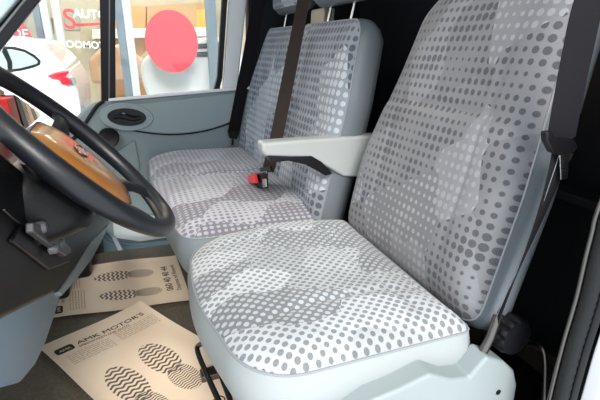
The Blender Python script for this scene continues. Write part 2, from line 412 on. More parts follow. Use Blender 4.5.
# dark inner side and step behind the driver's seat
struct(prism('trim_7', [(-.40, -.30, .34), (-.40, -.60, .34), (-.40, -.60, .0), (-.40, -.14, .0)], (.10, 0, 0), m_black, bev=.02))
struct(box('trim_8', (-.40, -.60, .55), (1.40, -.52, .575), mat('ledge', (.03, .035, .042), .4), bev=.006))
tube('seat_rail_cover', catmull([at(528, 344, y=-.22), at(538, 346, y=-.22), at(545, 356, y=-.22), at(545, 392, y=-.22), at(543, 420, y=-.22)], 8), .007, m_gun, struct(box('trim_9', (-.22, -.40, 0), (-.02, -.25, .10), m_black, bev=.02)))

# ------------------------------------------------------------ driver's seat
A = R(11.0)
def seat_back_map(x0, y0, z0, ang, yaw=0):
    s, c = math.sin(ang), math.cos(ang)
    def M(u, w_, h): return Vector((x0+u, y0-s*w_+c*h+yaw*u, z0+c*w_+s*h))
    return M
ds = thing('driver_seat', (0, .25, 0), "nearest front seat, grey dotted cloth with pale side panels, an armrest and black recline knob", 'seat')
cor = [(-.285, .01), (-.285, .475), (.0, .53), (.265, .505), (.325, .22), (.29, .0)]
ol = round_poly(cor, [.02, .11, .5, .13, .5, .02], 144)
def cush(u, w_, s):
    h = .036*(1-s**7)
    h += .018*min(1, abs((u-.005)/.27))**3*(1-s**8)                      # side bolsters
    for cu in (-.165, .175): h -= .007*math.exp(-((u-cu-.03*math.sin(w_*7))/.010)**2)*(1-s**4)
    h -= .006*math.exp(-((w_-.13+.25*(u-.1)**2)/.010)**2)*(1-s**4)*(abs(u) < .3)
    h += .0035*math.sin(u*31+w_*17)*math.sin(w_*23-u*9)*(1-s**3)
    h -= .02*max(0, w_-.40)**1*(1 if w_ > .4 else 0)
    return h
def Mc(u, w_, h): return Vector((u, w_, .406+h+.008*(w_-.25)+.02*(u+.1)))
pad(('cushion', 'cushion_side', 'cushion_piping'), ol, Mc, cush, .165, (m_fab, m_vinyl, m_pipe), ds, K=48, bulge=.014, taper=.03)
cor = [(-.268, 0), (-.268, .30), (-.240, .66), (-.20, .72), (.13, .72), (.195, .66), (.300, .24), (.295, -.01)]
ol = round_poly(cor, [.05, .4, .06, .06, .06, .07, .4, .05], 144)
def backh(u, w_, s):
    h = .045*(1-s**6)
    h += .030*min(1, abs(u/.26))**3*(1-s**8)*(1-max(0, (w_-.45)/.3))
    h -= .008*math.exp(-((w_-.435+.02*u)/.014)**2)*(1-s**6)
    h -= .012/(1+math.exp(-(w_-.435)/.010))*(1-s**6)
    for cu in (-.15, .15): h -= .004*math.exp(-((u-cu)/.010)**2)*(1-s**4)
    h += .003*math.sin(u*19+w_*13)*math.sin(w_*17)*(1-s**3)
    return h
Mb = seat_back_map(.0, -.018, .385, A)
pad(('backrest', 'backrest_side', 'backrest_piping'), ol, Mb, backh, .115, (m_fabb, m_vinyl2, m_pipe), ds, K=60, bulge=.026, taper=.02)
# head restraint above the frame
def headrest(cx, M, parent, w_=.13, zt=.80, hh=.10, dpt=.09, fab=m_fabb, side=m_vinyl2, post=(.68, .76), hb=.745, spread=.07):
    ol_ = round_poly([(cx-w_, hb), (cx-w_*.86, hb+hh*1.9), (cx+w_*.86, hb+hh*1.9), (cx+w_, hb)], .045, 72)
    Mh = lambda u, v, h: M(u, v, h+.015)
    t_, s_ = pad(('head_restraint', 'head_restraint_side', 'head_restraint_piping'), ol_, Mh, lambda u, v, s: .03*(1-s**4), dpt, (fab, side, m_pipe), parent, K=10, bulge=.02, taper=.015)
    for sx_ in (-spread, spread):
        tube('post', [M(cx+sx_, post[0], -.03), M(cx+sx_, hb+.03, -.03)], .0055, m_steel, parent, n=12)
        lathe('post_sleeve', M(cx+sx_, post[0]+.005, -.03), M(0, 1, 0)-M(0, 0, 0), [(.013, 0), (.014, .008), (.010, .013)], m_black, parent, n=16)
headrest(0, Mb, ds, post=(.70, .78), hb=.79, hh=.10)
# pedestal and slide rails
bevel(prism('seat_pedestal', [(-.20, .02, 0), (-.20, .42, 0), (-.22, .44, .24), (-.22, .0, .24)], (.42, 0, 0), m_black, ds, bev=0), .01)
for x_ in (-.19, .20): box('slide_rail', (x_-.02, -.05, .0), (x_+.02, .50, .035), m_gun, ds)
lp = [(.06, .515, .035), (.30, .515, .045), (.335, .51, .052), (.345, .495, .052), (.335, .475, .05), (.30, .465, .045), (.05, .45, .035)]
tube('slide_bar', catmull([at(222, 408, y=.50), at(207, 375, y=.51), at(198, 353, y=.515), at(198, 346, y=.51), at(205, 344, y=.50), at(212, 352, y=.49), at(232, 405, y=.47)], 8), .0065, m_black, ds)
# outer valance
V = -.335
vp = [(350, 418), (372, 402), (400, 390), (432, 374), (452, 380), (470, 378), (480, 366), (488, 357), (505, 362), (515, 371), (518, 385), (510, 430), (350, 430)]
prism('side_valance', [at(a, b, x=V) for a, b in vp], (.05, 0, 0), m_valance, ds, bev=.008)
lathe('valance_screw', at(498, 392, x=V), (-1, 0, 0), [(.006, 0), (.006, .002), (.002, .002)], m_black, ds, n=16)
# recline knob
kc = at(502, 328, x=-.285)
lathe('recline_knob', kc, (-1, .0, .05), [(.030, 0), (.042, .004), (.043, .030), (.038, .040), (.022, .043), (.001, .043)], m_black, ds, n=96,
      mod=lambda a, h: 1-.17*(.5+.5*math.cos(a*10))**3 if .003 < h < .032 else 1-.03*(.5+.5*math.cos(a*10)))
lathe('knob_shaft', kc, (1, 0, 0), [(.014, 0), (.014, .07)], m_black, ds, n=20)
# armrest, on the passenger side of the backrest
ax = .325
ar = [(262, 141), (300, 139.5), (358, 136), (372, 138), (372, 180), (345, 177), (330, 172), (318, 160), (300, 155), (264, 155)]
prism('armrest', [at(a, b, x=ax) for a, b in [(262, 143), (300, 140), (390, 134.5), (390, 178), (344, 177), (328, 168), (310, 158), (290, 157.5), (266, 157), (262, 152)]], (.055, 0, 0), m_arm, ds, bev=.012)
prism('armrest_underside', [at(a, b, x=ax-.002) for a, b in [(268, 156), (290, 157), (312, 156), (322, 162), (333, 174), (326, 176), (306, 165), (288, 161), (272, 163)]], (.05, 0, 0), m_black, ds, bev=.004)
# buckle stalk beside the driver's cushion
tube('buckle_stalk', [at(498, 316, x=-.305), at(490, 338, x=-.31), at(476, 364, x=-.315)], .0095, m_gun, ds, n=12)
prism('anchor_webbing', [at(476, 362, x=-.300), at(483, 352, x=-.300), at(488, 372, x=-.300), at(474, 376, x=-.300)], (.012, 0, 0), m_web, ds, bev=.002)

# driver's seat belt
db = thing('seat_belt', tuple(at(470, 370, x=-.31)), "black lap and shoulder belt with slanted black buckle tongue hanging beside the driver backrest", 'seat belt', None)
upb = [Vector((-.40, -.22, 1.42)), at(622, -90, x=-.33), at(590, 0, x=-.325), at(578, 50, x=-.322), at(568, 100, x=-.32), at(561, 138, x=-.318)]
strap('webbing', catmull(upb, 8), lambda t: rt, .049, m_web, db)
lob = [at(563, 150, x=-.32), at(556, 172, x=-.325), at(541, 215, x=-.325), at(522, 262, x=-.32), at(505, 302, x=-.315), at(498, 318, x=-.312)]
strap('lap_webbing', catmull(lob, 8), lambda t: rt*(1-.4*t)+fw*(.2+1.6*t), .046, m_web, db)
tube('webbing_edge', catmull([p+Vector((-.004, .012, 0)) for p in lob], 8), .0006, m_pipe, db, n=6)
tg = at(562, 146, x=-.335)
P = [at(a, b, x=-.338) for a, b in [(547, 132), (553, 131), (557, 138), (575, 139), (579, 147), (575, 153), (560, 156), (553, 153), (547, 141)]]
prism('tongue_guide', P, (.014, 0, 0), m_black, db, bev=.004)
prism('tongue_plate', [at(a, b, x=-.335) for a, b in [(560, 154), (570, 154), (568, 178), (561, 180)]], (.003, 0, 0), m_steel, db, bev=.0008)
prism('tongue_slot', [at(a, b, x=-.3355) for a, b in [(563, 162), (568, 162), (567, 168), (562.5, 168)]], (-.001, 0, 0), m_black, db, bev=0)
prism('tongue_slot', [at(a, b, x=-.3355) for a, b in [(562.5, 171), (567, 171), (566, 176), (562, 176)]], (-.001, 0, 0), m_black, db, bev=0)

# ------------------------------------------------------------ passenger bench
bn = thing('passenger_bench', (.85, .25, 0), "double passenger bench in grey dotted cloth with two backrests, beside the passenger door", 'bench seat')
ol = round_poly([(.345, .02), (.335, .30), (.345, .51), (.60, .54), (.95, .56), (1.36, .55), (1.375, .25), (1.37, .06)], [.02, .5, .06, .5, .5, .22, .5, .02], 176)
def bc(u, w_, s):
    h = .040*(1-s**8)
    for cu in (.86,): h -= .008*math.exp(-((u-cu)/.012)**2)*(1-s**4)
    for cu in (.50, 1.20): h -= .003*math.exp(-((u-cu)/.012)**2)*(1-s**4)
    h -= .006*math.exp(-((w_-.17)/.012)**2)*(1-s**4)
    h += .004*math.sin(u*15+w_*11)*math.sin(w_*19-u*7)*(1-s**3)
    return h
pad(('cushion', 'cushion_side', 'cushion_piping'), ol, lambda u, v, h: Vector((u, v, .398+h+.03*(u-.35))), bc, .17, (m_fabd, mat('bench_side_vinyl', (.20, .235, .25), .4, bump=.25, bscale=350), m_pipe), bn, bulge=.015, taper=.03)
box('bench_base', (.42, .05, 0), (1.15, .44, .24), m_black, bn, bev=.01)
def bench_back(x0, x1, lean_l, lean_r):
    cx = (x0+x1)/2; hw = (x1-x0)/2
    Mk = seat_back_map(cx, .075, .375, R(11.2))
    cor = [(-hw, 0), (-hw, .42), (-hw+lean_l, .64), (-hw+lean_l+.03, .672), (hw-lean_r-.03, .672), (hw-lean_r, .64), (hw, .42), (hw, 0)]
    ol = round_poly(cor, [.03, .3, .05, .04, .04, .05, .3, .03], 128)
    def bh(u, w_, s):
        h = .026*(1-s**6)+.022*min(1, abs(u/hw))**3*(1-s**8)
        for cu in (-.13, .13): h -= .007*math.exp(-((u-cu)/.010)**2)*(1-s**4)
        h -= .007*math.exp(-((w_-.36)/.012)**2)*(1-s**6)
        h += .003*math.sin(u*23+w_*13)*math.sin(w_*17)*(1-s**3)
        return h
    pad(('backrest', 'backrest_side', 'backrest_piping'), ol, Mk, bh, .105, (m_fabc, m_vinyl2, m_pipe), bn, bulge=.012, taper=.015, uvo=(cx, 0))
    return Mk
Mr = bench_back(.345, .855, .03, .01)
Ml = bench_back(.865, 1.40, .01, .10)
headrest(-.0, Mr, bn, w_=.195, post=(.665, .78), hb=.752, fab=m_fabc, spread=.088)
headrest(-.065, Ml, bn, w_=.18, post=(.665, .78), hb=.752, fab=m_fabc, spread=.085)
box('belt_guide', (.80, -.17, 1.02), (.93, -.12, 1.10), mat('beige_plastic', (.45, .42, .33), .5), bn, bev=.008)

# bench belts
def belt(name, label, pts, wd, latch, sidev):
    t = thing(name, tuple(pts[-1]), label, 'seat belt')
    strap('webbing', catmull(pts, 8), lambda q: sidev, wd, m_web, t)
    return t
pts = [at(262, -25, x=1.24), at(259, 0, x=1.27), at(250, 50, x=1.33), at(240, 100, x=1.37), at(233.5, 133, x=1.375)]
b1 = belt('seat_belt', "black belt hanging between the passenger door pillar and the bench", pts, .068, None, Vector((.2, -1, 0)))
q = at(232.5, 138, x=1.345)
prism('tongue_guide', [at(a, b, x=1.35) for a, b in [(227, 130), (239, 131), (238, 136), (236, 139), (229, 138)]], (-.014, 0, 0), m_black, b1, bev=.003)
prism('tongue_plate', [at(a, b, x=1.345) for a, b in [(230, 137), (235, 137.5), (234.5, 147), (230.5, 146.5)]], (-.003, 0, 0), m_steel, b1, bev=.0008)
prism('buckle_body', [at(a, b, x=1.342) for a, b in [(231.3, 139), (233.7, 139.2), (233.5, 145), (231.6, 145)]], (-.003, 0, 0), m_black, b1, bev=0)
pts = [at(306, -22, y=-.04), at(303.5, 0, y=-.02), at(295, 45, y=.045), at(285, 95, y=.10), at(277, 135, y=.135), at(271, 160, y=.15), at(268, 171, y=.155)]
b2 = belt('seat_belt', "dark webbing belt running down across the middle of the bench backrests into its buckle", pts, .046, None, rt)
b2.children[0].data.materials[0] = mat('warm_lit_webbing', (.045, .032, .026), .8, spec=.2, bump=.5, bscale=700)  # brown cast of the light put into the webbing colour
prism('tongue_guide', [at(a, b, y=.17) for a, b in [(262, 168), (272, 166), (274, 171), (264, 174)]], (0, .012, 0), m_black, b2, bev=.003)
prism('tongue_plate', [at(a, b, y=.185) for a, b in [(252, 173.5), (267, 171), (267, 174), (253, 177)]], (0, .003, 0), m_steel, b2, bev=.0008)
bk = thing('belt_buckle', tuple(at(262, 184, y=.19)), "small red and black belt buckle lying in the crease of the bench seat", 'buckle')
prism('buckle_housing', [at(a, b, y=.18) for a, b in [(255, 174), (268, 172), (269, 188), (257, 188)]], (0, .02, 0), m_black, bk, bev=.004)
prism('release_button', [at(a, b, y=.205) for a, b in [(251, 175), (257, 174), (259, 183), (252, 183)]], (0, .014, 0), m_red, bk, bev=.003)
prism('release_spring', [at(a, b, y=.203) for a, b in [(263, 179), (266.5, 178.5), (267, 187), (264, 187.5)]], (0, .004, 0), m_steel, bk, bev=.001)

# ------------------------------------------------------------ steering wheel
WC = Vector((.012, .7145, .750)); tilt, wy, WR = .762, .035, .2
nrm = Vector((math.sin(wy)*math.cos(tilt), -math.cos(wy)*math.cos(tilt), math.sin(tilt)))
e1 = nrm.cross(Vector((0, 0, 1))).normalized()      # to one side
e2 = nrm.cross(e1)                                   # along the rim plane
if e2.z < 0: e2 = -e2
def W(a, r, h=0): return WC+(e1*math.cos(a)+e2*math.sin(a))*r+nrm*h
sw = thing('steering_wheel', tuple(WC), "black steering wheel with glossy airbag cover and oval emblem in front of the driver seat", 'steering wheel')
tube('rim', [W(2*math.pi*i/96, WR) for i in range(96)], [.0172+.0012*math.cos(8*math.pi*i/96) for i in range(96)], m_leather, sw, closed=True, n=18)
# airbag cover: rounded, dished upward
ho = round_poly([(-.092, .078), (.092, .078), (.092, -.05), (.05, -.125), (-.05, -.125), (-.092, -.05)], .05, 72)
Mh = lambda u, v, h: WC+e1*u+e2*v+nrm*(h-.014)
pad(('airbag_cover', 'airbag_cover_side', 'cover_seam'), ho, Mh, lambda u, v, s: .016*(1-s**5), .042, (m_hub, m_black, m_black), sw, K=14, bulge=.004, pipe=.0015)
em = [Mh(.022*math.cos(2*math.pi*i/40), -.002+.0125*math.sin(2*math.pi*i/40), .0162) for i in range(40)]
prism('emblem', em, nrm*.002, m_steel, sw, bev=.0006)
tube('emblem_ring', [p+nrm*.0018 for p in em], .0016, m_gun, sw, closed=True, n=8)
for a, rr_ in ((R(16), 1), (R(164), 1), (R(-122), .9), (R(-58), .9)):
    pp = [W(a, .07, -.034), W(a, .105, -.026), W(a, .15, -.008), W(a, .196, -.002)]
    tube('spoke', catmull(pp, 6), [.030-.013*min(1, i/12)+.004*max(0, i-12)/6 for i in range(19)], m_leather, sw, n=14, sx=.42, refup=nrm)
# column shroud
col = thing('steering_column', (0, .85, .45), "dark moulded column shroud with stalk under the steering wheel", 'steering column')
dn = -e2
secs = []
ax_ = -nrm
for s, hw, upr, dwn in ((.045, .040, .045, .05), (.055, .062, .055, .085), (.085, .085, .06, .108), (.14, .095, .062, .070), (.21, .098, .06, .015)):
    c0 = WC+ax_*s; ring = []
    for i in range(28):
        a = 2*math.pi*i/28; ca, sa = math.cos(a), math.sin(a)
        sg = lambda v: math.copysign(abs(v)**.62, v)
        ring.append(c0+e1*hw*sg(ca)+(dn*dwn if sa > 0 else dn*upr)*sg(sa))
    secs.append(ring)
vs = [p for r_ in secs for p in r_]; fs = [(i*28+j, i*28+(j+1) % 28, (i+1)*28+(j+1) % 28, (i+1)*28+j) for i in range(4) for j in range(28)]+[tuple(range(28)), tuple(range(112, 140))]
subsurf(obj('shroud', vs, fs, m_dash, col), 1)
tube('indicator_stalk', catmull([at(62, 190, y=.78), at(44, 180, y=.775), at(26, 160, y=.77)], 8), .006, m_black, col)
tube('stalk_grip', catmull([at(40, 177, y=.773), at(32, 170, y=.770), at(25, 159, y=.768)], 6), .0085, m_gun, col, n=16)

# ------------------------------------------------------------ dashboard
da = thing('dashboard', (.5, 1.1, 0), "black and blue-grey dashboard lower panels at the left edge, under the steering wheel", 'dashboard')
def kp(a, b, d=0):      # a point on the slanting face of the knee panel
    r_ = fw+rt*((a-300)/F)-up*((b-200)/F); return CAM+r_*((.79-d-CAM.y-.05*CAM.x)/(r_.y+.05*r_.x))
bb = [(-50, 120), (0, 150), (40, 185), (85, 205), (112, 222), (107, 227), (78, 266), (60, 290), (0, 320), (-50, 345)]
prism('knee_panel', [kp(a, b) for a, b in bb], (0, .06, -.01), m_dash, da, bev=.008)
bp_ = [(-50, 338, .835), (0, 316, .84), (62, 284, .85), (62, 290, .86), (54, 318, .862), (45, 345, .865), (36, 365, .87), (22, 382, .875), (0, 388, .875), (-50, 396, .87)]
prism('lower_panel', [at(a, b, y=c) for a, b, c in bp_], (0, .05, .0), m_dblue, da, bev=.008)
st = [(60, 292), (76, 268), (92, 242), (108, 225), (106, 232), (94, 256), (78, 278), (62, 296)]
prism('panel_edge_strip', [kp(a, b, .004) for a, b in st], (0, .012, 0), mat('grey_strip', (.22, .25, .27), .4), da, bev=.002)
# light switch pocket
def dp(a, b, d=0): 
    return kp(a, b, d)
prism('switch_pocket', [dp(a, b, .006) for a, b in [(24, 222), (36, 224), (74, 250), (70, 262), (50, 270), (12, 240)]], (0, .008, 0), m_black, da, bev=.006)
prism('switch_bar', [dp(a, b, .022) for a, b in [(34, 222), (41, 224), (70, 246), (72, 252), (66, 256), (34, 232)]], (0, .012, 0), mat('switch_grey', (.07, .07, .075), .35), da, bev=.003)
for a, b, r_ in ((37, 228, .010), (56, 243, .011), (49, 250, .009)):
    lathe('switch_knob', dp(a, b, .014), (0, -1, .1), [(r_, 0), (r_, .010), (r_*.7, .014), (.0005, .015)], mat('switch_knob', (.10, .10, .11), .3), da, n=24)
tube('pocket_rim', catmull([dp(4, 210, .004), dp(14, 219, .004), dp(26, 226, .004), dp(36, 222, .004), dp(44, 218, .004)], 6), .0016, m_gun, da)
tube('pocket_rim', catmull([dp(28, 224, .004), dp(18, 234, .004), dp(12, 242, .004)], 6), .0014, m_gun, da)
# the rest of the dash, low and dark behind the wheel
prof_ = [(1.42, .55), (1.12, .575), (1.0, .55), (.95, .47), (.96, .30), (1.10, .22), (1.42, .22)]
prism('main_body', [(.16, y, z) for y, z in prof_], (1.19, 0, 0), m_dash, da, bev=.02)
prof_ = [(1.42, .72), (1.05, .75), (.93, .72), (.88, .60), (.885, .40), (1.0, .30), (1.42, .30)]
prism('cluster_body', [(-.40, y, z) for y, z in prof_], (.56, 0, 0), m_dash, da, bev=.02)
box('heater_duct', (.80, .90, .002), (1.15, 1.3, .26), m_blackr, da, bev=.02)
box('duct_cover', (.95, .83, .002), (1.17, .90, .10), m_black, da, bev=.02)
struct(box('trim_11', (1.20, .80, -.30), (1.36, 1.4, .30), m_blackr, bev=.02))
struct(prism('trim_10', [at(111, 236, x=1.30), at(116, 238, x=1.30), at(131, 264, x=1.28), at(125, 266, x=1.28)], (.02, 0, 0), m_pipe, bev=.003))

# clutter seen between the rim arcs: on top of the dash
m_tan = mat('brown_card', (.45, .26, .14), .7, noise=.2, nscale=40)
def slab(name, label, cat, c, ex, ey, ez, material, group=None, bev=.003):
    c, ex, ey, ez = map(Vector, (c, ex, ey, ez))
    vs = [c+ex*a+ey*b+ez*d for a in (-1, 1) for b in (-1, 1) for d in (0, 2)]
    fs = [(0, 1, 3, 2), (4, 6, 7, 5), (0, 4, 5, 1), (2, 3, 7, 6), (0, 2, 6, 4), (1, 5, 7, 3)]
    return tag(bevel(obj(name, vs, fs, material), bev), label, cat, group)

# ------------------------------------------------------------ paper floor mats
def foot_mat_material():
    m = mat('printed_paper', (.72, .56, .42), .8, bump=.08, bscale=50)
    nt, N, L, M = node_kit(m); b = nt.nodes['Principled BSDF']
    uv = N('ShaderNodeUVMap'); sep = N('ShaderNodeSeparateXYZ'); L(uv.outputs[0], sep.inputs[0])
    X, Y = sep.outputs[0], sep.outputs[1]
    total = None
    # two shoe prints lying along v, toe end wide; uv in metres
    for cx, cy, k_ in FEET:
        for (ox, oy, a, bb_, freq) in ((0, .0, .039*k_, .080*k_, 58), (.0, .104*k_, .034*k_, .055*k_, 115)):
            dx_ = M('DIVIDE', M('SUBTRACT', X, cx+ox), a); dy_ = M('DIVIDE', M('SUBTRACT', Y, cy+oy), bb_)
            r2 = M('ADD', M('MULTIPLY', dx_, dx_), M('MULTIPLY', dy_, dy_)); ins = M('LESS_THAN', r2, 1)
            wav = M('SINE', M('ADD', M('MULTIPLY', Y, freq*6.28/1.0), M('MULTIPLY', M('SINE', M('MULTIPLY', X, 230)), 1.3)))
            s_ = M('MULTIPLY', ins, M('GREATER_THAN', wav, .1))
            total = s_ if total is None else M('MAXIMUM', total, s_)
    n = N('ShaderNodeTexNoise'); n.inputs['Scale'].default_value = 9; n.inputs['Detail'].default_value = 5; L(uv.outputs[0], n.inputs['Vector'])
    base = N('ShaderNodeMix', data_type='RGBA'); base.inputs[6].default_value = (.95, .77, .58, 1); base.inputs[7].default_value = (.88, .68, .49, 1); L(n.outputs['Fac'], base.inputs[0])  # paper tones warmed to include the warm light on the mats
    mx = N('ShaderNodeMix', data_type='RGBA'); L(base.outputs[2], mx.inputs[6]); mx.inputs[7].default_value = (.05, .035, .03, 1)
    L(M('MULTIPLY', total, .9), mx.inputs[0]); L(mx.outputs[2], b.inputs['Base Color'])
    return m
def paper(name, c00, c10, c11, c01, lift, label, feet):
    """quad sheet with gentle waves; u along c00->c10, v along c00->c01"""
    global FEET
    FEET = feet
    c00, c10, c11, c01 = map(Vector, (c00, c10, c11, c01))
    wu = ((c10-c00).length+(c11-c01).length)/2; wv_ = ((c01-c00).length+(c11-c10).length)/2
    nu, nv = 24, 24; vs = []; uv = []; fs = []
    def S(u, v, h=0):
        p = c00*(1-u)*(1-v)+c10*u*(1-v)+c11*u*v+c01*(1-u)*v
        z = lift+.008+.002*math.sin(u*7+v*3)+.003*math.sin(v*9-u*4)+.012*max(0, abs(u-.5)*2-.9)*10*.3
        return Vector((p.x, p.y, z+h))
    for k, h in ((0, 0), (1, -.0012)):
        for j in range(nv+1):
            for i in range(nu+1):
                vs.append(S(i/nu, j/nv, h)); uv.append((i/nu*wu, j/nv*wv_))
    N1 = (nu+1)*(nv+1)
    for k in (0, 1):
        for j in range(nv):
            for i in range(nu):
                a = k*N1+j*(nu+1)+i; fs.append((a, a+1, a+nu+2, a+nu+1))
    for i in range(nu): fs.append((i, i+1, N1+i+1, N1+i)); a = nv*(nu+1)+i; fs.append((a, a+1, N1+a+1, N1+a))
    for j in range(nv): a = j*(nu+1); fs.append((a, a+nu+1, N1+a+nu+1, N1+a)); a += nu; fs.append((a, a+nu+1, N1+a+nu+1, N1+a))
    o = obj(name, vs, fs, foot_mat_material(), None, uvs=uv, smooth=True)
    tag(o, label, 'paper mat')
    def place(u, v, ang):      # frame on the sheet at metres u, v, text running at angle ang
        p = S(u/wu, v/wv_, .0008); ex = (S(u/wu+.02, v/wv_)-S(u/wu-.02, v/wv_)); ey = (S(u/wu, v/wv_+.02)-S(u/wu, v/wv_-.02))
        ex.normalize(); ey.normalize()
        return frame(p+Vector((0, 0, .0006)), ex*math.cos(ang)-ey*math.sin(ang), -ey*math.cos(ang)-ex*math.sin(ang))   # reads along u, letters' tops towards v = 0
    def on(u0, v0, lift2=0): return lambda x, y, z: S((u0+x)/wu, (v0-y)/wv_, .0010+z+lift2)
    return o, place, wu, wv_, S, on
def rnd_rect(M4, a, b, r, n=6):
    P = []
    for cx, cy, s in ((a-r, b-r, 0), (-a+r, b-r, 1), (-a+r, -b+r, 2), (a-r, -b+r, 3)):
        for i in range(n+1):
            t = (s+i/n)*math.pi/2; P.append(M4 @ Vector((cx+r*math.cos(t), cy+r*math.sin(t), 0)))
    return P
def ray0(a, b): return at(a, b, z=0.0)


def dashes(name, place, rows, parent, th=.0017):
    """lines of print too small to read, as one mesh of short strokes"""
    vs = []; fs = []; rg = random.Random(7)
    for u0, u1, v in rows:
        u = u0
        while u < u1:
            l = rg.uniform(.008, .026); e = min(u1, u+l); a = place(u, v, 0); b = place(e, v, 0); k = len(vs)
            for m_, sy in ((a, -1), (b, -1), (b, 1), (a, 1)): vs.append(m_ @ Vector((0, sy*th/2, .0004)))
            fs.append((k, k+1, k+2, k+3)); u = e+.0035
    return obj(name, vs, fs, m_inkl, parent, smooth=False)
def print_mat(c00, c10, c11, c01, lift, label, feet):
    pa, place, wu, wv_, S, on = paper('paper_floor_mat', c00, c10, c11, c01, lift, label, feet)
    text('heading', "AMK MOTOR'S", None, .027, m_ink, pa, bold=0, sx=1.30, warp=on(wu*.57, .072))
    text('subheading', "SPECIALIZOVANE AUTO", None, .013, m_inkl, pa, sx=1.2, warp=on(wu*.47, .094))
    dashes('small_print', place, [(wu*.09, wu*.47, .118+.010*i) for i in range(6)], pa)
    dashes('small_print', place, [(wu*.53, wu*.95, .104+.010*i) for i in range(6)], pa)
    Lg = place(wu*.14, .052, 0)
    lo_ = on(wu*.13, .076)
    prism('logo_badge', [lo_(p.x, p.y, 0) for p in rnd_rect(Matrix.Identity(4), .027, .017, .009)], (0, 0, .0006), m_ink, pa, bev=0)
    text('logo_letters', 'AMK', None, .017, m_paper, pa, bold=0, warp=on(wu*.13, .080, .0014))
    text('phone_number', "060 40 40 44", None, .040, m_ink, pa, bold=0, sx=.98, warp=on(wu*.50, wv_-.066))
    text('slogan', "Doprava od Nosovki", None, .026, m_inkl, pa, warp=on(wu*.50, wv_-.032))
    return pa
c00, c10 = ray0(39, 352), ray0(141, 306); d_ = (ray0(197, 341)-c10).normalized()*.66
print_mat(c00, c10, c10+d_, c00+d_, .009, "kraft paper mat with large black heading and two shoe prints, lying nearest the camera", [(.092, .350, 1.15), (.214, .325, 1.15)])
b0, b1, b2_, b3 = ray0(62, 320), ray0(60, 272), ray0(176, 257), ray0(192, 303)
print_mat(b0-(b3-b0).normalized()*.085, b1-(b2_-b1).normalized()*.085, b2_, b3, .001, "kraft paper mat with a phone number and two shoe prints, in front of the bench", [(.115, .300, .98), (.27, .285, .98)])

# things lying on the passenger end of the dashboard, seen through the wheel
zt = .576
def leaning(name, label, cat, a, b, wpx, cc, mname, group=None, depth=.05, sl_=.07, yy=1.04):
    tl, tr = at(a, b, y=yy), at(a+wpx[0], b+wpx[1], y=yy)
    bl = Vector((tl.x+sl_, yy, zt)); br = Vector((tr.x+sl_, yy, zt))
    return tag(prism(name, [tl, tr, br, bl], (0, depth, 0), mat(mname, cc, .55, noise=.25, nscale=60), bev=.002), label, cat, group)
leaning('cardboard_box', "small tan box at the far left on the dash, seen through the wheel", 'box', -8, 84, (12, 7), (.50, .33, .20), 'tan_card', sl_=.045, yy=1.09)
leaning('red_folder', "red folder leaning on the dashboard, seen through the steering wheel rim", 'folder', 7, 99, (7, -2.5), (.65, .03, .03), 'folder_red', sl_=.05, yy=1.03)
G_ = 'papers leaning on the dashboard'
leaning('folder', "thin black folder leaning beside the red one on the dashboard", 'folder', 15, 95, (4, 2.5), (.02, .02, .02), 'folder_black', G_)
leaning('booklet', "pinkish booklet leaning beside the black folder on the dashboard", 'booklet', 20, 98.5, (4, 3), (.50, .30, .27), 'booklet_pink', G_)
leaning('booklet', "tan booklet leaning right of the pinkish one on the dashboard", 'booklet', 25, 102, (4, 2), (.60, .40, .22), 'booklet_tan', G_)
leaning('booklet', "dark brown booklet leaning in the row on the dashboard", 'booklet', 30, 106, (3.5, 3), (.16, .07, .05), 'booklet_brown', G_)
leaning('booklet', "cream booklet at the right end of the row on the dashboard", 'booklet', 34, 108, (6, 6), (.80, .76, .60), 'booklet_cream', G_)

# ------------------------------------------------------------ outside
GZ = -.62
struct(box('ground', (1.9, -14, GZ-.05), (30, 14, GZ), mat('forecourt', (.62, .60, .57), .8, noise=.15, nscale=3), bev=0))
m_car = mat('car_white', (.86, .87, .88), .25, coat=.8)
m_carg = mat('car_glass', (.05, .07, .08), .08, coat=1)
m_ql = mat('tail_lamp_red', (.80, .02, .04), .2, coat=1)
m_tire = mat('tyre', (.02, .02, .02), .8)
def wheel(c, r, parent, wd=.2):
    lathe('wheel', c, (1, 0, 0), [(r*.6, 0), (r*.9, -.01), (r, .03), (r, wd-.03), (r*.9, wd), (r*.6, wd)], m_tire, parent, n=36)
    lathe('wheel_rim', c, (1, 0, 0), [(.02, -.012), (r*.2, -.012), (r*.55, .006), (r*.62, -.004), (r*.62, .05)], m_gun, parent, n=20)
X0 = 2.9
wc = thing('parked_car', (X0+.7, 2.6, GZ), "white parked car with red tail lamp, just outside the passenger window at the left", 'car')
cp = [(81, 128), (80, 108), (77, 90), (69, 74), (60, 62), (50, 52), (40, 44), (31, 38), (20, 36), (0, 36)]
side = [at(a, b, x=X0) for a, b in cp]
side += [Vector((X0, 2.6, side[-1].z-.02)), Vector((X0, 3.3, .35)), Vector((X0, 4.5, .22)), Vector((X0, 4.75, -.1)), Vector((X0, 4.7, GZ+.22)), Vector((X0, side[0].y+.02, GZ+.22))]
wb = prism('body', side, (1.5, 0, 0), m_car, wc, bev=.07)
q = [(-8, 46), (14, 46.5), (25, 49.5), (35, 55), (41, 61), (40, 65), (33, 68), (20, 71), (6, 73), (-8, 73)]
prism('window_seal', [at(a, b, x=X0-.006) for a, b in q], (.05, 0, 0), m_blackr, wb, bev=.008)
q = [(-8, 49), (13, 49.5), (24, 52), (33, 57), (38, 61.5), (37, 64), (30, 66), (20, 68.5), (6, 70), (-8, 70)]
prism('side_window', [at(a, b, x=X0-.012) for a, b in q], (.05, 0, 0), mat('car_side_glass', (.42, .55, .55), .1, coat=1), wb, bev=.006)  # pale glass colour stands in for a reflection
